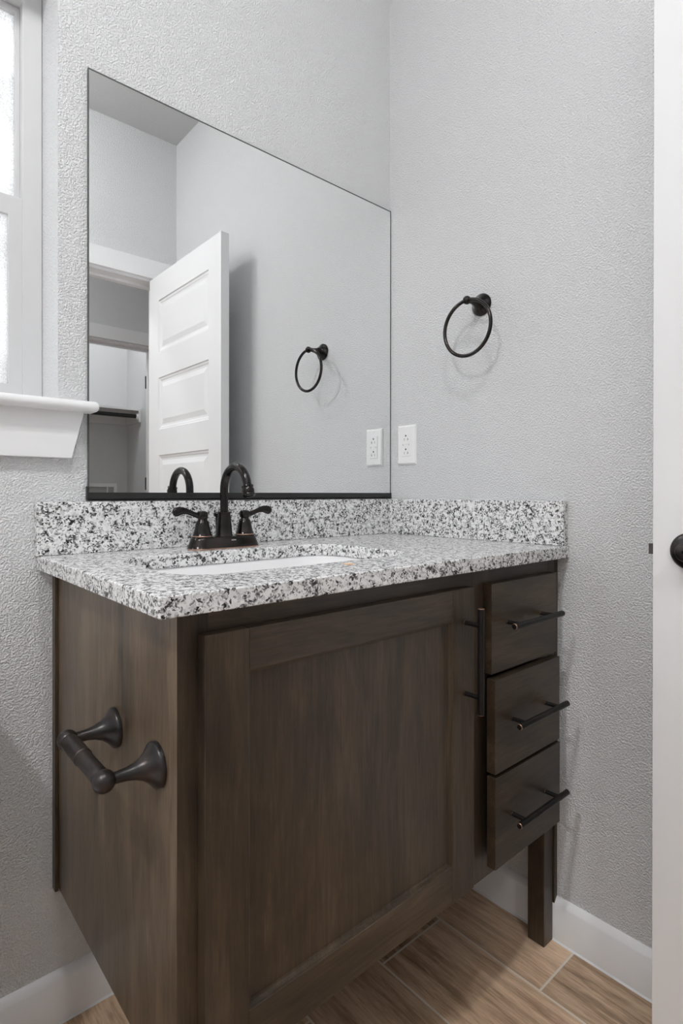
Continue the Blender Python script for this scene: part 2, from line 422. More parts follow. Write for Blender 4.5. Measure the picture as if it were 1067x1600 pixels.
def door_trim(name, x0, x1, yf, side, h=DH, right=True):
    """jamb lining and flat casing on the room side; side=+1 casing stands toward +y"""
    c = 0.088; t = 0.017
    e = thing(name, ((x0+x1)/2, yf, 0), kind='structure')
    # lining
    bm = bmesh.new()
    box(bm, x0, x0+0.018, yf-HT, yf, 0, h); box(bm, x1-0.0005, x1+0.0175, yf-HT, yf, 0, h); box(bm, x0, x1+0.0175, yf-HT, yf, h-0.015, h+0.003)
    # stop
    ys = yf-0.075
    box(bm, x0+0.018, x0+0.030, ys-0.012, ys+0.02, 0, h-0.015); box(bm, x1-0.0125, x1-0.0005, ys-0.012, ys+0.02, 0, h-0.015); box(bm, x0+0.018, x1, ys-0.012, ys+0.02, h-0.027, h-0.015)
    obj('jamb', bm, M['trim'], e, bevel=0.001)
    for yy0, yy1 in ((yf, yf+t), (yf-HT-t, yf-HT)):
        bm = bmesh.new()
        box(bm, x0-c+0.006, x1+c-0.002, yy0, yy1, h-0.003, h-0.003+c)
        obj('head_casing', bm, M['trim'], e, bevel=0.0015)
        obj('side_casing', mkbox(x0-c+0.006, x0+0.010, yy0, yy1, 0, h-0.003), M['trim'], e, bevel=0.0015)
        obj('side_casing', mkbox(x1+0.004, x1+c-0.002, yy0, yy1, 0, h-0.003), M['trim'], e, bevel=0.0015)
    return e
door_trim('trim_1', D0, D1, FY, 1)
tr2 = door_trim('trim_2', E0, E1, HY2, 1)
def hinge(parent, x, y0, y1, z, nx):
    bm = bmesh.new()
    box(bm, min(x, x+nx*0.0025), max(x, x+nx*0.0025), y0, y1, z-0.0445, z+0.0445)
    lathe(bm, (x+nx*0.004, y0, z-0.0445), (0, 0, 1), [(0, 0.005), (0.089, 0.005)], n=14)
    o = obj('hinge', bm, M['hingem'], parent, bevel=0.0006)
    o['label'] = 'dark bronze hinge leaf'
for z in (1.803, 1.078, 0.29):
    hinge(tr2, E1-0.001, HY2-HT+0.0, HY2-HT+0.060, z, -1)

# ------------------------------------------------------------------ the open bathroom door
DX0, DX1 = -0.136, -0.101
DY0, DY1 = FY+0.003, -0.781
DT = 2.0215
dr = thing('door_1', ((DX0+DX1)/2, DY0, 0), kind='structure')
dr['label'] = 'open white five-panel interior door with dark handle'
def panel_door(x0, x1, y0, y1, z0, z1, panels):
    bm = bmesh.new()
    ys = sorted({y0, y1, panels[0][0], panels[0][1]}); zs = sorted({z0, z1, *[p[2] for p in panels], *[p[3] for p in panels]})
    for s, x, inn in ((0, x0, 1), (1, x1, -1)):
        V = {}
        def v(i, k):
            if (i, k) not in V: V[(i, k)] = bm.verts.new((x, ys[i], zs[k]))
            return V[(i, k)]
        for i in range(len(ys)-1):
            for k in range(len(zs)-1):
                yc, zc = (ys[i]+ys[i+1])/2, (zs[k]+zs[k+1])/2
                if any(p[0] < yc < p[1] and p[2] < zc < p[3] for p in panels):
                    prev = [v(i, k), v(i+1, k), v(i+1, k+1), v(i, k+1)]
                    for ins, dep in ((0.003, 0.0045), (0.010, 0.0055), (0.016, 0.0085), (0.024, 0.0090), (0.046, 0.0035)):
                        a0, a1, b0, b1 = ys[i]+ins, ys[i+1]-ins, zs[k]+ins, zs[k+1]-ins
                        nx = [bm.verts.new((x+inn*dep, a, b)) for a, b in ((a0, b0), (a1, b0), (a1, b1), (a0, b1))]
                        for q in range(4): bm.faces.new((prev[q], prev[(q+1) % 4], nx[(q+1) % 4], nx[q]))
                        prev = nx
                    bm.faces.new(prev)
                else:
                    bm.faces.new([v(i, k), v(i+1, k), v(i+1, k+1), v(i, k+1)])
    for a, b_, c, d in ((y0, y0, z0, z1), (y1, y1, z0, z1)):
        bm.faces.new([bm.verts.new(p) for p in ((x0, a, c), (x1, a, c), (x1, a, d), (x0, a, d))])
    for z in (z0, z1):
        bm.faces.new([bm.verts.new(p) for p in ((x0, y0, z), (x1, y0, z), (x1, y1, z), (x0, y1, z))])
    bmesh.ops.remove_doubles(bm, verts=bm.verts, dist=0.0002)
    return bm
pans = [(DY0+0.100, DY1-0.099, 1.664-0.359*i, 1.904-0.359*i) for i in range(5)]
obj('door_slab', panel_door(DX0, DX1, DY0, DY1, 0.012, DT, pans), M['door'], dr, smooth=False)
KY, KZ = DY1-0.060, 0.912
for s, x in ((-1, DX0), (1, DX1)):
    bm = bmesh.new()
    lathe(bm, (x, KY, KZ), (s, 0, 0), [(0, 0.0320), (0.0025, 0.0320), (0.0050, 0.0305), (0.0085, 0.0245), (0.0105, 0.0175), (0.012, 0.0135)], n=56, cap1=True)
    rose = obj('rosette', bm, M['knob'], dr)
    bm = bmesh.new()
    lathe(bm, (x+s*0.010, KY, KZ), (s, 0, 0), [(0, 0.0105), (0.010, 0.0105), (0.012, 0.0135), (0.015, 0.0152), (0.021, 0.0155), (0.0245, 0.0142), (0.0262, 0.0118), (0.0266, 0.0034)], n=44, cap1=False)
    lathe(bm, (x+s*0.0366, KY, KZ), (-s, 0, 0), [(0, 0.0034), (0.006, 0.0034)], n=20, cap0=False, cap1=True, mi=1)
    lp = [(0.006, 0.0, 0.0085), (0.025, 0.001, 0.0090), (0.050, 0.003, 0.0092), (0.080, 0.002, 0.0090), (0.100, -0.002, 0.0088), (0.110, -0.005, 0.0070), (0.114, -0.007, 0.0025)]
    tube(bm, [(x+s*0.028, KY-d_, KZ+z_) for d_, z_, _ in lp], [q[2] for q in lp], n=20, sq=(0.65, 1.0))
    obj('lever_handle', bm, [M['knob'], M['black']], dr)
bm = bmesh.new()
xc = (DX0+DX1)/2
box(bm, xc-0.0125, xc+0.0125, DY1, DY1+0.0012, KZ-0.0285, KZ+0.0285)
obj('latch_plate', bm, M['latch'], dr)
bm = bmesh.new()
pr = [(xc-0.007, 0.0008), (xc+0.007, 0.0008), (xc+0.007, 0.004), (xc-0.007, 0.0115)]
loft(bm, [[Vector((px, DY1+py, z)) for px, py in pr] for z in (KZ-0.0105, KZ+0.0085)])
obj('latch_bolt', bm, M['latch'], dr, bevel=0.0006)
for z in (1.80, 1.06, 0.28): hinge(dr, DX1-0.0005, DY0-0.001, DY0+0.004, z, 1)

# ------------------------------------------------------------------ window
WY = 0.085
win = thing('window_1', ((WX0+WX1)/2, 0, WZ0), kind='structure')
fx0, fx1, fz0, fz1 = WX0+0.0005, WX1-0.0005, WZ0+0.014, WZ1-0.004
def ring_frame(bm, x0, x1, z0, z1, wl, wr, wb, wt, y0, y1):
    # mitred frame of four trapezoid bars
    o = [(x0, z0), (x1, z0), (x1, z1), (x0, z1)]; i = [(x0+wl, z0+wb), (x1-wr, z0+wb), (x1-wr, z1-wt), (x0+wl, z1-wt)]
    vo = [[bm.verts.new((p[0], y, p[1])) for p in o] for y in (y0, y1)]; vi = [[bm.verts.new((p[0], y, p[1])) for p in i] for y in (y0, y1)]
    for k in range(4):
        j = (k+1) % 4
        bm.faces.new((vo[0][k], vo[0][j], vi[0][j], vi[0][k])); bm.faces.new((vo[1][k], vo[1][j], vi[1][j], vi[1][k]))
        bm.faces.new((vo[0][k], vo[0][j], vo[1][j], vo[1][k])); bm.faces.new((vi[0][k], vi[0][j], vi[1][j], vi[1][k]))
bm = bmesh.new(); ring_frame(bm, fx0, fx1, fz0, fz1, 0.036, 0.036, 0.02, 0.05, 0.115, 0.19)
obj('window_frame', bm, M['vinyl'], win, bevel=0.0015)
MR0, MR1 = 1.566, 1.611   # meeting rail
bm = bmesh.new(); ring_frame(bm, fx0+0.036, fx1-0.036, MR0+0.012, fz1-0.05, 0.009, 0.009, 0.028, 0.013, 0.139, 0.162)
up = obj('upper_sash', bm, M['vinyl'], win, bevel=0.0012)
bm = bmesh.new(); ring_frame(bm, fx0+0.031, fx1-0.031, fz0+0.014, MR1-0.002, 0.030, 0.030, 0.030, 0.040, 0.119, 0.136)
lo = obj('lower_sash', bm, M['vinyl'], win, bevel=0.0015)
obj('glass_pane', mkbox(fx0+0.042, fx1-0.042, 0.149, 0.153, MR1-0.02, fz1-0.06), M['frost'], up, smooth=False)
obj('glass_pane', mkbox(fx0+0.057, fx1-0.057, 0.126, 0.130, fz0+0.038, MR0+0.01), M['frost'], lo, smooth=False)
# stool (sill) with bullnose front and horn
bm = bmesh.new()
SX1, SX0, SY, SZ0, SZ1 = -0.8475, WX0-0.06, -0.046, 1.1665, 1.1865
zc, r = (SZ0+SZ1)/2, (SZ1-SZ0)/2
prof = [(0.0, SZ0)] + [(SY+r-r*math.sin(t), zc-r*math.cos(t)) for t in [PI*i/12 for i in range(13)]] + [(0.0, SZ1)]
prof = [(y if y < 0 else -0.0, z) for y, z in prof]
rings = [[Vector((x, y, z)) for y, z in prof] for x in (SX0, SX1-0.008)]
# rounded horn end
for t in (0.35, 0.7, 0.9, 1.0):
    s = 1-math.sqrt(max(0, 1-t*t)); rings.append([Vector((SX1-0.008+0.008*t, y if y > -0.001 else y+0.006*s, zc+(z-zc)*(1-0.55*s))) for y, z in prof])
loft(bm, rings)
box(bm, WX0+0.001, WX1-0.001, -0.001, 0.116, SZ0+0.004, SZ1)
obj('window_sill', bm, M['trim'], win)
bm = bmesh.new()
ap = [(SX0+0.03, 1.1675), (-0.868, 1.1675), (-0.8905, 1.077), (SX0+0.055, 1.077)]
loft(bm, [[Vector((x, y, z)) for x, z in ap] for y in (-0.017, -0.0002)])
obj('window_apron', bm, M['trim'], win, bevel=0.0015)

# ------------------------------------------------------------------ mirror
mi_ = thing('wall_mirror', (-0.43, 0, 0.997), 'large frameless wall mirror resting in a black channel above the granite backsplash', 'mirror')
bm = mkbox(-0.8570, -0.0020, -0.0065, -0.0008, 1.001, 1.8470, mi=1)
bm.faces.ensure_lookup_table()
for f in bm.faces:
    if abs(f.calc_center_median().y+0.0065) < 1e-4: f.material_index = 0
obj('mirror_glass', bm, [M['mirror'], M['glassedge']], mi_, smooth=False)
bm = bmesh.new(); ring_frame(bm, -0.8580, -0.0010, 1.000, 1.8480, 0.0018, 0.0024, 0.002, 0.0026, -0.0070, -0.0012)
obj('mirror_edge', bm, M['glassedge'], mi_, smooth=False)
bm = bmesh.new(); box(bm, -0.8585, -0.0005, -0.0095, -0.0067, 0.9965, 1.0115); box(bm, -0.8585, -0.0005, -0.0095, -0.0003, 0.9962, 0.9985)
box(bm, -0.8610, -0.8578, -0.0095, -0.0003, 0.9962, 1.0235)
ch = obj('bottom_channel', bm, M['channel'], mi_); ch['label'] = 'black channel strip under the mirror'

# ------------------------------------------------------------------ vanity cabinet
VX0, VX1, VYF, VZ0, VZ1 = -0.915, -0.013, -0.530, 0.262, 0.8665
cab = thing('vanity_cabinet', ((VX0+VX1)/2, -0.27, 0), 'dark brown stained wooden vanity cabinet with one door and three drawers under granite top', 'cabinet')
T_ = 0.018
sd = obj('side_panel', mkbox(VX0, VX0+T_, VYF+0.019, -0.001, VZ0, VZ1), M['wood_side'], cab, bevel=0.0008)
obj('side_panel', mkbox(VX1-T_, VX1, VYF+0.019, -0.001, VZ0, VZ1), M['wood_z'], cab)
obj('bottom_panel', mkbox(VX0+T_, VX1-T_, VYF+0.019, -0.001, VZ0, VZ0+T_), M['wood_x'], cab)
obj('divider_panel', mkbox(-0.31, -0.31+T_, VYF+0.019, -0.001, VZ0+T_, VZ1), M['wood_z'], cab)
# face frame
bm = bmesh.new()
y0, y1 = VYF, VYF+0.019
xs = [VX0, VX0+0.042, -0.325, -0.270, VX1-0.030, VX1]
bm.free()
for a0, a1 in ((0, 1), (2, 3), (4, 5)):
    bm = mkbox(xs[a0], xs[a1], y0, y1, VZ0, VZ1)
    for f in bm.faces:
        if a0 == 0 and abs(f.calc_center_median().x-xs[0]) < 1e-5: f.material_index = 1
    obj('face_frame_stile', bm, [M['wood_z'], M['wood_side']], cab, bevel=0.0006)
for x0, x1, zs in ((xs[1], xs[2], ((VZ0, 0.308), (0.822, VZ1))), (xs[3], xs[4], ((VZ0, 0.308), (0.445, 0.476), (0.640, 0.675), (0.822, VZ1)))):
    for z0, z1 in zs: obj('face_frame_rail', mkbox(x0, x1, y0+0.0003, y1, z0, z1), M['wood_x'], cab)
# legs (stand behind the face frame and reach the floor)
for x0, x1 in ((-0.052, -0.0145), (VX0+0.001, VX0+0.0385)):
    o = obj('leg', mkbox(x0, x1, -0.5275, -0.487, 0, VZ0), M['wood_z'], cab, bevel=0.0015)
# scribe mouldings
obj('scribe_strip', mkbox(VX0-0.0065, VX0, -0.0195, -0.0005, VZ0-0.004, VZ1), M['wood_z'], cab, bevel=0.001)
obj('scribe_strip', mkbox(VX1, -0.0006, -0.5310, -0.512, 0.083, VZ1), M['wood_z'], cab, bevel=0.001)

def bar_pull(parent, c0, c1, out, posts, face, r=0.0058):
    """bar from c0 to c1 standing off; posts at given points going back to face y"""
    c0, c1 = Vector(c0), Vector(c1); d = (c1-c0).normalized(); n = (c1-c0).length
    bm = bmesh.new()
    lathe(bm, c0, d, [(0.0, r*0.55), (0.0002, r*0.62), (0.0003, r*0.86), (0.0011, r), (0.0016, r), (n-0.0016, r), (n-0.0011, r), (n-0.0003, r*0.86), (n-0.0002, r*0.62), (n, r*0.55)], n=28,
          mis=[0, 0, 1, 1, 0, 1, 1, 0, 0])
    for p in posts:
        p = Vector(p)
        lathe(bm, (p.x, face, p.z), (0, -1, 0), [(0, 0.0048), (0.0012, 0.0048), (0.0018, 0.0048), (0.0024, 0.0042), (abs(face-p.y), 0.0042)], n=20, mis=[0, 1, 0, 0])
    return obj('handle', bm, [M['handle'], M['copper']], parent)

# door
dY0, dY1 = -0.549, -0.5305
DXL, DXR, DZB, DZT = -0.888, -0.3425, 0.281, 0.8375
door = thing('door', (DXL, dY1, DZB)); door.parent = cab; door.location = Vector((DXL, dY1, DZB)) - cab.location
door.name = 'door'
# make the door one mesh of stiles, rails and recessed panel with grain direction by material
bm = bmesh.new(); SW = 0.0625; RW = 0.056; SWR = 0.0635
z_in0, z_in1 = 0.345, 0.7825
x_in0, x_in1 = DXL+SW, DXR-SWR
box(bm, DXL, x_in0, dY0, dY1, DZB, DZT, 0); box(bm, x_in1, DXR, dY0, dY1, DZB, DZT, 0)
box(bm, x_in0, x_in1, dY0+0.0002, dY1, DZB, z_in0, 1); box(bm, x_in0, x_in1, dY0+0.0002, dY1, z_in1, DZT, 1)
COL.objects.unlink(door); bpy.data.objects.remove(door)
door = obj('door', bm, [M['wood_z'], M['wood_x']], cab, bevel=0.0012)
bm = bmesh.new()
# panel with a small moulded step around it
o_ = [(x_in0, z_in0), (x_in1, z_in0), (x_in1, z_in1), (x_in0, z_in1)]
rings = []
for ins, y in ((0.0, dY0+0.0012), (0.0022, dY0+0.0022), (0.004, dY0+0.0075), (0.0065, dY0+0.0085)):
    rings.append([Vector((x_in0+ins if q in (0, 3) else x_in1-ins, y, z_in0+ins if q in (0, 1) else z_in1-ins)) for q in range(4)])
loft(bm, rings, cap0=False, cap1=True)
box(bm, x_in0, x_in1, dY0+0.009, dY1-0.002, z_in0, z_in1)
obj('recessed_panel', bm, M['wood_z2'], door, smooth=False)
bar_pull(door, (-0.3705, -0.583, 0.617), (-0.3705, -0.583, 0.807), None, [(-0.3715, -0.583, 0.776), (-0.3715, -0.583, 0.648)], dY0)
# drawers
for (x0, x1, z0, z1, fy, name) in ((-0.287, -0.039, 0.6625, 0.8365, -0.549, 'top'), (-0.2915, -0.0465, 0.4855-0.010, 0.6555, -0.560, 'middle'), (-0.2905, -0.0445, 0.2935, 0.4685, -0.560, 'bottom')):
    bm = mkbox(x0, x1, fy, fy+0.019, z0, z1)
    yb = fy+0.019
    box(bm, -0.262, -0.252, yb, yb+0.44, z0+0.018, z1-0.025); box(bm, -0.063, -0.053, yb, yb+0.44, z0+0.018, z1-0.025)
    box(bm, -0.252, -0.063, yb, yb+0.44, z0+0.018, z0+0.026); box(bm, -0.252, -0.063, yb+0.43, yb+0.44, z0+0.026, z1-0.025)
    d = obj('drawer', bm, M['wood_x'], cab, bevel=0.0010)
    zc = {'top': 0.7565, 'middle': 0.5685, 'bottom': 0.3815}[name]
    bar_pull(d, (-0.2605, fy-0.032, zc), (-0.0735, fy-0.032, zc), None, [(-0.233, fy-0.032, zc), (-0.107, fy-0.032, zc)], fy)

# ------------------------------------------------------------------ granite top, splashes, sink
CXL, CYF, CZ1, CZ0 = -0.9485, -0.5580, 0.893, 0.8668
hole = rrect(-0.6155, -0.292, 0.2455, 0.1475, 0.075, 12)
hc = Vector((-0.6155, -0.292))
x0, x1, y0, y1 = CXL, -0.0008, CYF, -0.0008
def ray_rect(p):
    d = Vector(p)-hc; t = 1e9
    if d.x > 1e-9: t = min(t, (x1-hc.x)/d.x)
    if d.x < -1e-9: t = min(t, (x0-hc.x)/d.x)
    if d.y > 1e-9: t = min(t, (y1-hc.y)/d.y)
    if d.y < -1e-9: t = min(t, (y0-hc.y)/d.y)
    return hc + d*t
pts = []
for i, p in enumerate(hole):
    pts.append((math.atan2(p[1]-hc.y, p[0]-hc.x), Vector(p), ray_rect(p)))
for c in ((x0, y0), (x1, y0), (x1, y1), (x0, y1)):
    d = Vector(c)-hc; ang = math.atan2(d.y, d.x)
    # matching hole point by interpolation
    best = None
    for i in range(len(hole)):
        p, q = Vector(hole[i]), Vector(hole[(i+1) % len(hole)])
        e = q-p; den = d.x*e.y-d.y*e.x
        if abs(den) < 1e-12: continue
        rr = p-hc; t = (rr.x*e.y-rr.y*e.x)/den; s = (rr.x*d.y-rr.y*d.x)/den
        if t > 0 and -1e-6 <= s <= 1+1e-6: best = p+e*s
    if best is None: best = hc+d*0.4
    pts.append((ang, best, Vector(c)))
pts.sort(key=lambda a: a[0])
bm = bmesh.new(); n = len(pts)
vi = {}
for lvl, z in ((0, CZ0), (1, CZ1)):
    vi[('i', lvl)] = [bm.verts.new((p[1].x, p[1].y, z)) for p in pts]
    vi[('o', lvl)] = [bm.verts.new((p[2].x, p[2].y, z)) for p in pts]
for k in range(n):
    j = (k+1) % n
    for lvl in (0, 1): bm.faces.new((vi[('i', lvl)][k], vi[('i', lvl)][j], vi[('o', lvl)][j], vi[('o', lvl)][k]))
    for w_ in 'io': bm.faces.new((vi[(w_, 0)][k], vi[(w_, 0)][j], vi[(w_, 1)][j], vi[(w_, 1)][k]))
bmesh.ops.remove_doubles(bm, verts=bm.verts, dist=0.00005)
top = obj('countertop', bm, M['granite'], bevel=0.0022, seg=3)
tag(top, 'speckled white, grey and black granite countertop with a sink cutout on the dark vanity', 'countertop')
bs = obj('backsplash', mkbox(-0.9525, -0.0008, -0.0205, -0.0008, CZ1+0.0003, 0.9935), M['granite'], bevel=0.0015)
tag(bs, 'long speckled granite backsplash strip under the mirror, behind the faucet', 'backsplash', 'granite splash strips')
ss = obj('backsplash', mkbox(-0.0205, -0.0008, -0.5545, -0.0210, CZ1+0.0003, 0.9935), M['granite'], bevel=0.0015)
tag(ss, 'short speckled granite side splash against the right wall below the outlet', 'backsplash', 'granite splash strips')

sk = thing('sink', (-0.6155, -0.292, 0.72), 'white undermount rectangular porcelain sink basin set in the granite countertop', 'sink')
bm = bmesh.new(); rings = []
for dx, z, rr in ((0.028, 0.8662, 0.09), (-0.001+0.004, 0.8662, 0.079), (0.000, 0.860, 0.075), (-0.008, 0.800, 0.07), (-0.020, 0.755, 0.07), (-0.055, 0.735, 0.07), (-0.10, 0.731, 0.04)):
    rings.append([Vector((x, y, z)) for x, y in rrect(-0.6155, -0.292, 0.2455+dx, 0.1475+dx, rr, 10)])
loft(bm, rings, cap0=False, cap1=True)
orings = [[Vector((x, y, z)) for x, y in rrect(-0.6155, -0.292, 0.2455+dx, 0.1475+dx, rr, 10)] for dx, z, rr in ((0.028, 0.8662, 0.09), (0.028, 0.856, 0.09), (0.010, 0.850, 0.08), (0.002, 0.79, 0.07), (-0.012, 0.742, 0.07), (-0.06, 0.722, 0.07))]
loft(bm, orings, cap0=False, cap1=True)
bmesh.ops.remove_doubles(bm, verts=bm.verts, dist=0.0001)
obj('basin', bm, M['porc'], sk)
bm = bmesh.new(); lathe(bm, (-0.6155, -0.292, 0.7305), (0, 0, 1), [(0, 0.030), (0.003, 0.029), (0.0035, 0.022), (0.0015, 0.020), (0.006, 0.012), (0.0065, 0.0)], n=32)
obj('drain', bm, M['bronze'], sk)

st = obj('disc', (lambda b_: (lathe(b_, (-0.590, -0.4765, CZ1+0.0002), (0, 0, 1), [(0, 0.0095), (0.0006, 0.0093)], n=24), b_)[1])(bmesh.new()), M['peach'])  # thin flat peach-orange disc set on the granite
tag(st, 'small peach-orange round spot on the granite in front of the sink', 'disc')

# ------------------------------------------------------------------ faucet
FX, FYc = -0.603, -0.088
fa = thing('faucet', (FX, FYc, CZ1), 'oil-rubbed bronze two-handle faucet with a curved gooseneck spout behind the sink', 'faucet')
def stadium(cx, cy, hx, hy, z, n=14):
    out = []
    for s, a0 in ((1, -PI/2), (-1, PI/2)):
        for i in range(n+1):
            a = a0+PI*i/n; out.append(Vector((cx+s*(hx-hy)+hy*math.cos(a), cy+hy*math.sin(a), z)))
    return out
bm = bmesh.new()
spec = [(0.0835, 0.0285, 0.0, 1), (0.0835, 0.0285, 0.0012, 1), (0.0826, 0.0278, 0.0020, 0), (0.0800, 0.0262, 0.009, 0), (0.0765, 0.0245, 0.018, 0), (0.0745, 0.0232, 0.0225, 0), (0.072, 0.0215, 0.0245, 0), (0.066, 0.018, 0.0252, 0)]
loft(bm, [stadium(FX, FYc, a_, b_, CZ1+0.0003+z) for a_, b_, z, _ in spec], mis=[1, 1, 0, 0, 0, 0, 0])
obj('base_plate', bm, [M['bronze'], M['copper']], fa)
bm = bmesh.new()
lathe(bm, (FX, FYc, CZ1+0.024), (0, 0, 1), [(0, 0.0190), (0.002, 0.0190), (0.004, 0.0178), (0.02, 0.0165), (0.045, 0.0138), (0.049, 0.0134), (0.0495, 0.0146), (0.0525, 0.0146), (0.0535, 0.0125), (0.0545, 0.009)], n=36)
obj('spout_body', bm, M['bronze'], fa)
# gooseneck
ac, ar, zc = FYc-0.0475, 0.0475, 1.0170
path = [(FX, FYc, 0.965), (FX, FYc, 0.985), (FX, FYc, 1.003), (FX, FYc, zc)]
for i in range(1, 17):
    a = math.radians(168)*i/16
    path.append((FX, ac+ar*math.cos(a), zc+0.001+ar*math.sin(a)))
end = Vector(path[-1]); tan = (Vector(path[-1])-Vector(path[-2])).normalized()
end2 = end+tan*0.004; path.append(tuple(end2))
bm = bmesh.new(); tube(bm, path, 0.0088, n=24)
obj('spout', bm, M['bronze'], fa)
bm = bmesh.new()
lathe(bm, end2-tan*0.002, tan, [(0, 0.0088), (0.0005, 0.0118), (0.003, 0.0122), (0.0042, 0.0106), (0.006, 0.0112), (0.011, 0.0126), (0.015, 0.0118), (0.0165, 0.0112), (0.018, 0.0132), (0.0205, 0.0136), (0.0225, 0.0118), (0.0225, 0.0095), (0.0205, 0.009)], n=36)
obj('aerator', bm, M['bronze'], fa)
for s in (-1, 1):
    hx = FX+s*0.0515
    bm = bmesh.new()
    lathe(bm, (hx, FYc, CZ1+0.0235), (0, 0, 1), [(0, 0.0200), (0.0015, 0.0215), (0.0030, 0.0215), (0.0045, 0.0203), (0.010, 0.0182), (0.018, 0.0160), (0.028, 0.0142), (0.033, 0.0128), (0.037, 0.0095), (0.040, 0.0088)], n=36,
          mis=[0, 0, 1, 0, 0, 0, 0, 0, 0])
    hb_ = obj('handle_base', bm, [M['bronze'], M['copper']], fa)
    bm = bmesh.new()
    lathe(bm, (hx, FYc, CZ1+0.0625), (0, 0, 1), [(0, 0.0088), (0.003, 0.0112), (0.009, 0.0120), (0.015, 0.0105), (0.0175, 0.006), (0.018, 0.0)], n=28)
    zz = 0.0
    lp = [(0.004, 0.9635, 0.0062), (0.012, 0.9640, 0.0058), (0.020, 0.9665, 0.0052), (0.030, 0.9705, 0.0054), (0.038, 0.9735, 0.0062), (0.046, 0.9745, 0.0076), (0.053, 0.9735, 0.0090), (0.059, 0.9720, 0.0096), (0.0635, 0.9708, 0.0084), (0.0665, 0.9700, 0.0050), (0.0673, 0.9697, 0.0015)]
    tube(bm, [(hx+s*d_, FYc-0.004*d_/0.06, z_) for d_, z_, _ in lp], [q[2] for q in lp], n=20, sq=(0.62, 1.0))
    # scroll button on the lever end
    lathe(bm, (hx+s*0.0585, FYc-0.010, 0.9715), (0, 1, 0), [(0, 0.0018), (0.0008, 0.0036), (0.004, 0.0042)], n=16)
    obj('lever', bm, M['bronze'], fa)
# lift rod behind the spout
bm = bmesh.new(); lathe(bm, (FX-0.006, FYc+0.021, CZ1+0.02), (0, 0, 1), [(0, 0.0028), (0.045, 0.0028), (0.047, 0.006), (0.053, 0.0078), (0.056, 0.006), (0.057, 0)], n=18)
obj('lift_rod', bm, M['bronze'], fa)
# tiny pale maker's mark on the base
bm = bmesh.new()
xx = FX+0.004
for k, wd in enumerate((0.0016, 0.0014, 0.0016, 0.0014, 0.0016)):
    z0 = CZ1+0.0165; x_ = xx+k*0.0022
    yy = FYc-0.0262
    box(bm, x_, x_+0.0004, yy, yy+0.0035, z0, z0+0.0022); box(bm, x_+wd-0.0004, x_+wd, yy, yy+0.0035, z0, z0+0.0022); box(bm, x_, x_+wd, yy, yy+0.0035, z0+(0.0018 if k % 2 else 0.0009), z0+(0.0022 if k % 2 else 0.0013))
obj('maker_mark', bm, M['logo'], fa, smooth=False)

# ------------------------------------------------------------------ toilet paper holder on the cabinet side
tp = thing('toilet_paper_holder', (VX0, -0.398, 0.664), 'empty oil-rubbed bronze toilet paper holder mounted on the left side panel of the vanity', 'toilet paper holder')
for y in (-0.323, -0.4735):
    bm = bmesh.new()
    lathe(bm, (VX0-0.0003, y, 0.664), (-1, 0, 0), [(0, 0.0290), (0.0045, 0.0290), (0.0068, 0.0275), (0.0095, 0.0240), (0.014, 0.0188), (0.021, 0.0136), (0.030, 0.0100), (0.040, 0.0080), (0.052, 0.0072), (0.066, 0.0070)], n=44)
    sphere(bm, (VX0-0.0665, y, 0.664), 0.0138)
    obj('mounting_post', bm, M['bronze_tp'], tp)
bm = bmesh.new()
lathe(bm, (VX0-0.0665, -0.333, 0.664), (0, -1, 0), [(0, 0.0085), (0.001, 0.0118), (0.060, 0.0118), (0.061, 0.0108), (0.120, 0.0108), (0.125, 0.0108), (0.129, 0.0085)], n=32)
obj('roller', bm, M['bronze_tp'], tp)

# ------------------------------------------------------------------ towel ring on the right wall
tr = thing('towel_ring', (0, -0.326, 1.490), 'dark bronze towel ring hanging on the right wall above the outlet', 'towel ring')
bm = bmesh.new()
lathe(bm, (-0.0004, -0.326, 1.490), (-1, 0, 0), [(0, 0.0280), (0.004, 0.0280), (0.006, 0.0265), (0.009, 0.0235), (0.015, 0.0175), (0.022, 0.0125), (0.032, 0.0088), (0.044, 0.0070), (0.056, 0.0066)], n=44)
sphere(bm, (-0.063, -0.326, 1.488), 0.0105)
obj('mounting_post', bm, M['bronze'], tr)
bm = bmesh.new(); torus(bm, (-0.063, -0.326, 1.4195), 0.0685, 0.0046, axis=(1, 0.0, 0.0))
obj('ring', bm, M['bronze'], tr)

# ------------------------------------------------------------------ outlet on the right wall
ou = thing('wall_outlet', (0, -0.0735, 1.1495), 'white GFCI wall outlet beside the mirror on the right wall', 'outlet')
oy, oz = -0.0735, 1.1500
bm = bmesh.new()
loft(bm, [[Vector((x, y, z)) for y, z in ((oy-hx, oz-hz), (oy+hx, oz-hz), (oy+hx, oz+hz), (oy-hx, oz+hz))] for x, hx, hz in ((-0.0003, 0.0350, 0.0572), (-0.0018, 0.0350, 0.0572), (-0.0062, 0.0312, 0.0525))])
obj('cover_plate', bm, M['plastic'], ou, bevel=0.0006)
bm = bmesh.new(); box(bm, -0.0078, -0.004, oy-0.0163, oy+0.0163, oz-0.0333, oz+0.0333)
rc = obj('receptacle', bm, M['plastic'], ou, bevel=0.0008)
bm = bmesh.new(); box(bm, -0.0089, -0.007, oy-0.0075, oy+0.0075, oz+0.0006, oz+0.0060); box(bm, -0.0089, -0.007, oy-0.0075, oy+0.0075, oz-0.0060, oz-0.0006)
obj('test_button', bm, M['plastic'], rc, bevel=0.0004)
bm = bmesh.new(); xf = -0.0080
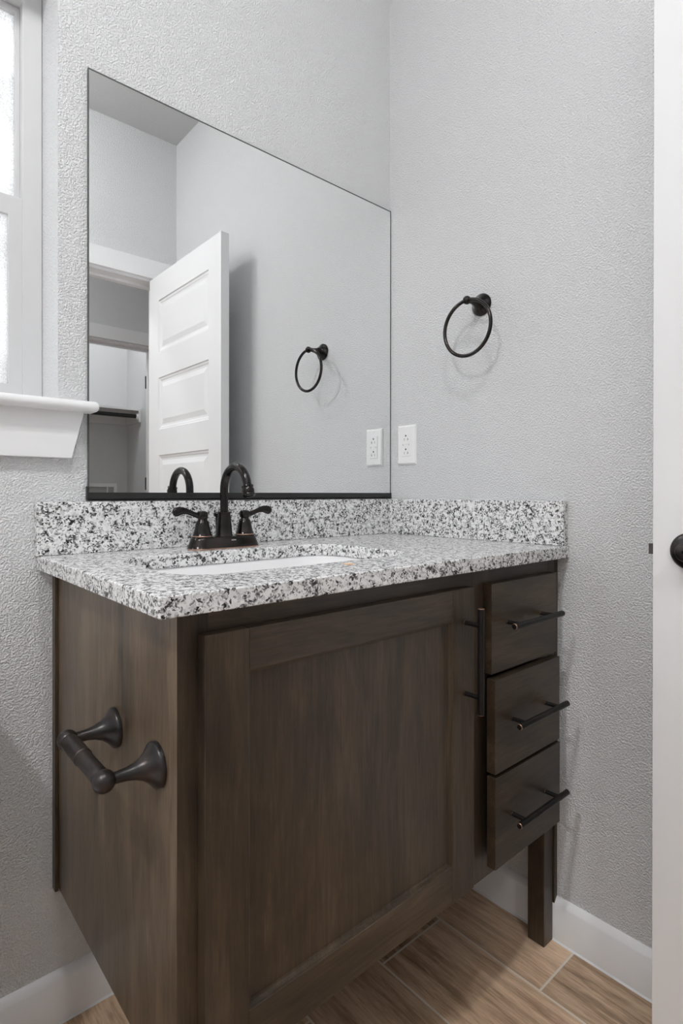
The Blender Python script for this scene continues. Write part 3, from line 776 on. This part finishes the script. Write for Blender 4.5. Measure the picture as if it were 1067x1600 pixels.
for s in (1,):
    for zc in (oz+0.0205, oz-0.0185):
        lathe(bm, (-0.0070, oy+0.0005, zc+0.0055), (-1, 0, 0), [(0, 0.0025), (0.0011, 0.0025)], n=14)
        box(bm, xf, -0.0070, oy+0.0058, oy+0.0069, zc-0.0085, zc-0.0015)
        box(bm, xf, -0.0070, oy-0.0072, oy-0.0059, zc-0.0090, zc-0.0010); box(bm, xf, -0.0070, oy-0.0105, oy-0.0059, zc-0.0055, zc-0.0044)
    for yy in (oy+0.0115, oy-0.0108): box(bm, xf, -0.0070, yy-0.0006, yy+0.0006, oz-0.0022, oz+0.0022)
obj('slot', bm, M['black'], rc, smooth=False)['label'] = 'dark plug slots'
for z in (oz+0.0475, oz-0.0475):
    bm = bmesh.new(); lathe(bm, (-0.0058, oy, z), (-1, 0, 0), [(0, 0.0030), (0.0010, 0.0028), (0.0013, 0.0018)], n=18)
    obj('screw', bm, M['plastic'], ou)

# ------------------------------------------------------------------ closet seen in the mirror
cs = thing('closet_shelf', (-0.3, CY2+0.15, 1.68), 'grey painted closet shelf with a black hanging rod, seen in the mirror through the doorway', 'shelf')
obj('shelf_board', mkbox(-1.19, 0.558, CY2+0.002, CY2+0.315, 1.674, 1.692), M['shelf'], cs, bevel=0.001)
bm = bmesh.new(); box(bm, -1.19, 0.558, CY2+0.002, CY2+0.020, 1.585, 1.674); box(bm, 0.540, 0.558, CY2+0.020, CY2+0.315, 1.585, 1.674)
obj('cleat', bm, M['shelf'], cs, bevel=0.001)
bm = bmesh.new(); lathe(bm, (-1.19, CY2+0.285, 1.632), (1, 0, 0), [(0, 0.016), (1.724, 0.016)], n=24)
obj('hanging_rod', bm, M['rod'], cs)['label'] = 'black hanging rod'
bm = bmesh.new(); lathe(bm, (0.5395, CY2+0.285, 1.632), (-1, 0, 0), [(0, 0.028), (0.004, 0.028), (0.006, 0.021), (0.014, 0.021)], n=24)
obj('rod_socket', bm, M['trim'], cs)
wb = thing('wall_box', (0.23, CY2, 0.86), 'white framed recessed wall box low on the closet back wall, seen in the mirror', 'wall box')
bm = bmesh.new(); ring_frame(bm, 0.0, 0.470, 0.86, 1.092, 0.024, 0.024, 0.024, 0.030, CY2+0.0005, CY2+0.016)
obj('box_frame', bm, M['trim'], wb, bevel=0.001)
obj('recess', mkbox(0.024, 0.446, CY2+0.0006, CY2+0.004, 0.884, 1.062), M['boxgrey'], wb, smooth=False)
obj('divider_bar', mkbox(0.390, 0.400, CY2+0.004, CY2+0.010, 0.884, 1.062), M['trim'], wb)

# ------------------------------------------------------------------ toilet just left of the frame (its tank shades the wall)
tl = thing('toilet', (-1.31, -0.4, 0), 'white two-piece toilet standing to the left of the vanity under the window', 'toilet')
def ell(cx, cy, a_, b_, z, n=40, k=2.0):
    out = []
    for i in range(n):
        t = 2*PI*i/n; c, s = math.cos(t), math.sin(t)
        out.append(Vector((cx+a_*math.copysign(abs(c)**(2/k), c), cy+b_*math.copysign(abs(s)**(2/k), s), z)))
    return out
TX = -1.312
bm = bmesh.new(); loft(bm, [ell(TX, -0.125, a_, b_, z, k=6) for a_, b_, z in ((0.185, 0.075, 0.38), (0.198, 0.088, 0.395), (0.208, 0.095, 0.55), (0.213, 0.098, 0.715))])
obj('tank', bm, M['porc'], tl)
bm = bmesh.new(); loft(bm, [ell(TX, -0.127, a_, b_, z, k=6) for a_, b_, z in ((0.220, 0.104, 0.7155), (0.226, 0.108, 0.722), (0.226, 0.108, 0.742), (0.218, 0.102, 0.750))])
obj('tank_lid', bm, M['porc'], tl)
bm = bmesh.new(); loft(bm, [ell(TX, cy, a_, b_, z) for cy, a_, b_, z in ((-0.36, 0.105, 0.20, 0.0), (-0.36, 0.10, 0.195, 0.03), (-0.36, 0.085, 0.17, 0.14), (-0.40, 0.12, 0.20, 0.25), (-0.43, 0.17, 0.235, 0.34), (-0.44, 0.18, 0.245, 0.388))])
loft(bm, [ell(TX, -0.17, a_, b_, z, k=5) for a_, b_, z in ((0.10, 0.10, 0.05), (0.11, 0.10, 0.30), (0.13, 0.11, 0.379))])
obj('bowl', bm, M['porc'], tl)
bm = bmesh.new(); loft(bm, [ell(TX, -0.455, a_, b_, z) for a_, b_, z in ((0.180, 0.235, 0.389), (0.186, 0.240, 0.400), (0.186, 0.240, 0.418), (0.178, 0.232, 0.428), (0.10, 0.15, 0.432))])
obj('seat_lid', bm, M['plastic'], tl)
bm = bmesh.new(); lathe(bm, (TX-0.15, -0.222, 0.66), (0, -1, 0), [(0, 0.012), (0.008, 0.012), (0.012, 0.006)], n=18); tube(bm, [(TX-0.15, -0.237, 0.66), (TX-0.09, -0.240, 0.652)], 0.006)
obj('flush_lever', bm, M['latch'], tl)

# ------------------------------------------------------------------ ceiling lights
for x, y, p, r, lab in LAMPS:
    e = thing('ceiling_light', (x, y, CEIL), lab, 'ceiling light', 'opal ceiling lights')
    bm = bmesh.new(); lathe(bm, (x, y, CEIL-0.0003), (0, 0, -1), [(0, r+0.022), (0.010, r+0.020), (0.022, r+0.008), (0.022, r+0.001)], n=48)
    obj('lamp_base', bm, M['trim'], e)
    hh = r*(0.08 if 'toilet' in lab or 'closet' in lab else 0.9)
    bm = bmesh.new(); lathe(bm, (x, y, CEIL-0.0205), (0, 0, -1), [(0, r)]+[(0.003+hh*math.sin(t), r*math.cos(t)) for t in [PI/2*i/10 for i in range(10)]]+[(0.003+hh, 0.0)], n=32)
    obj('lamp_dome', bm, lens_mat(p), e)
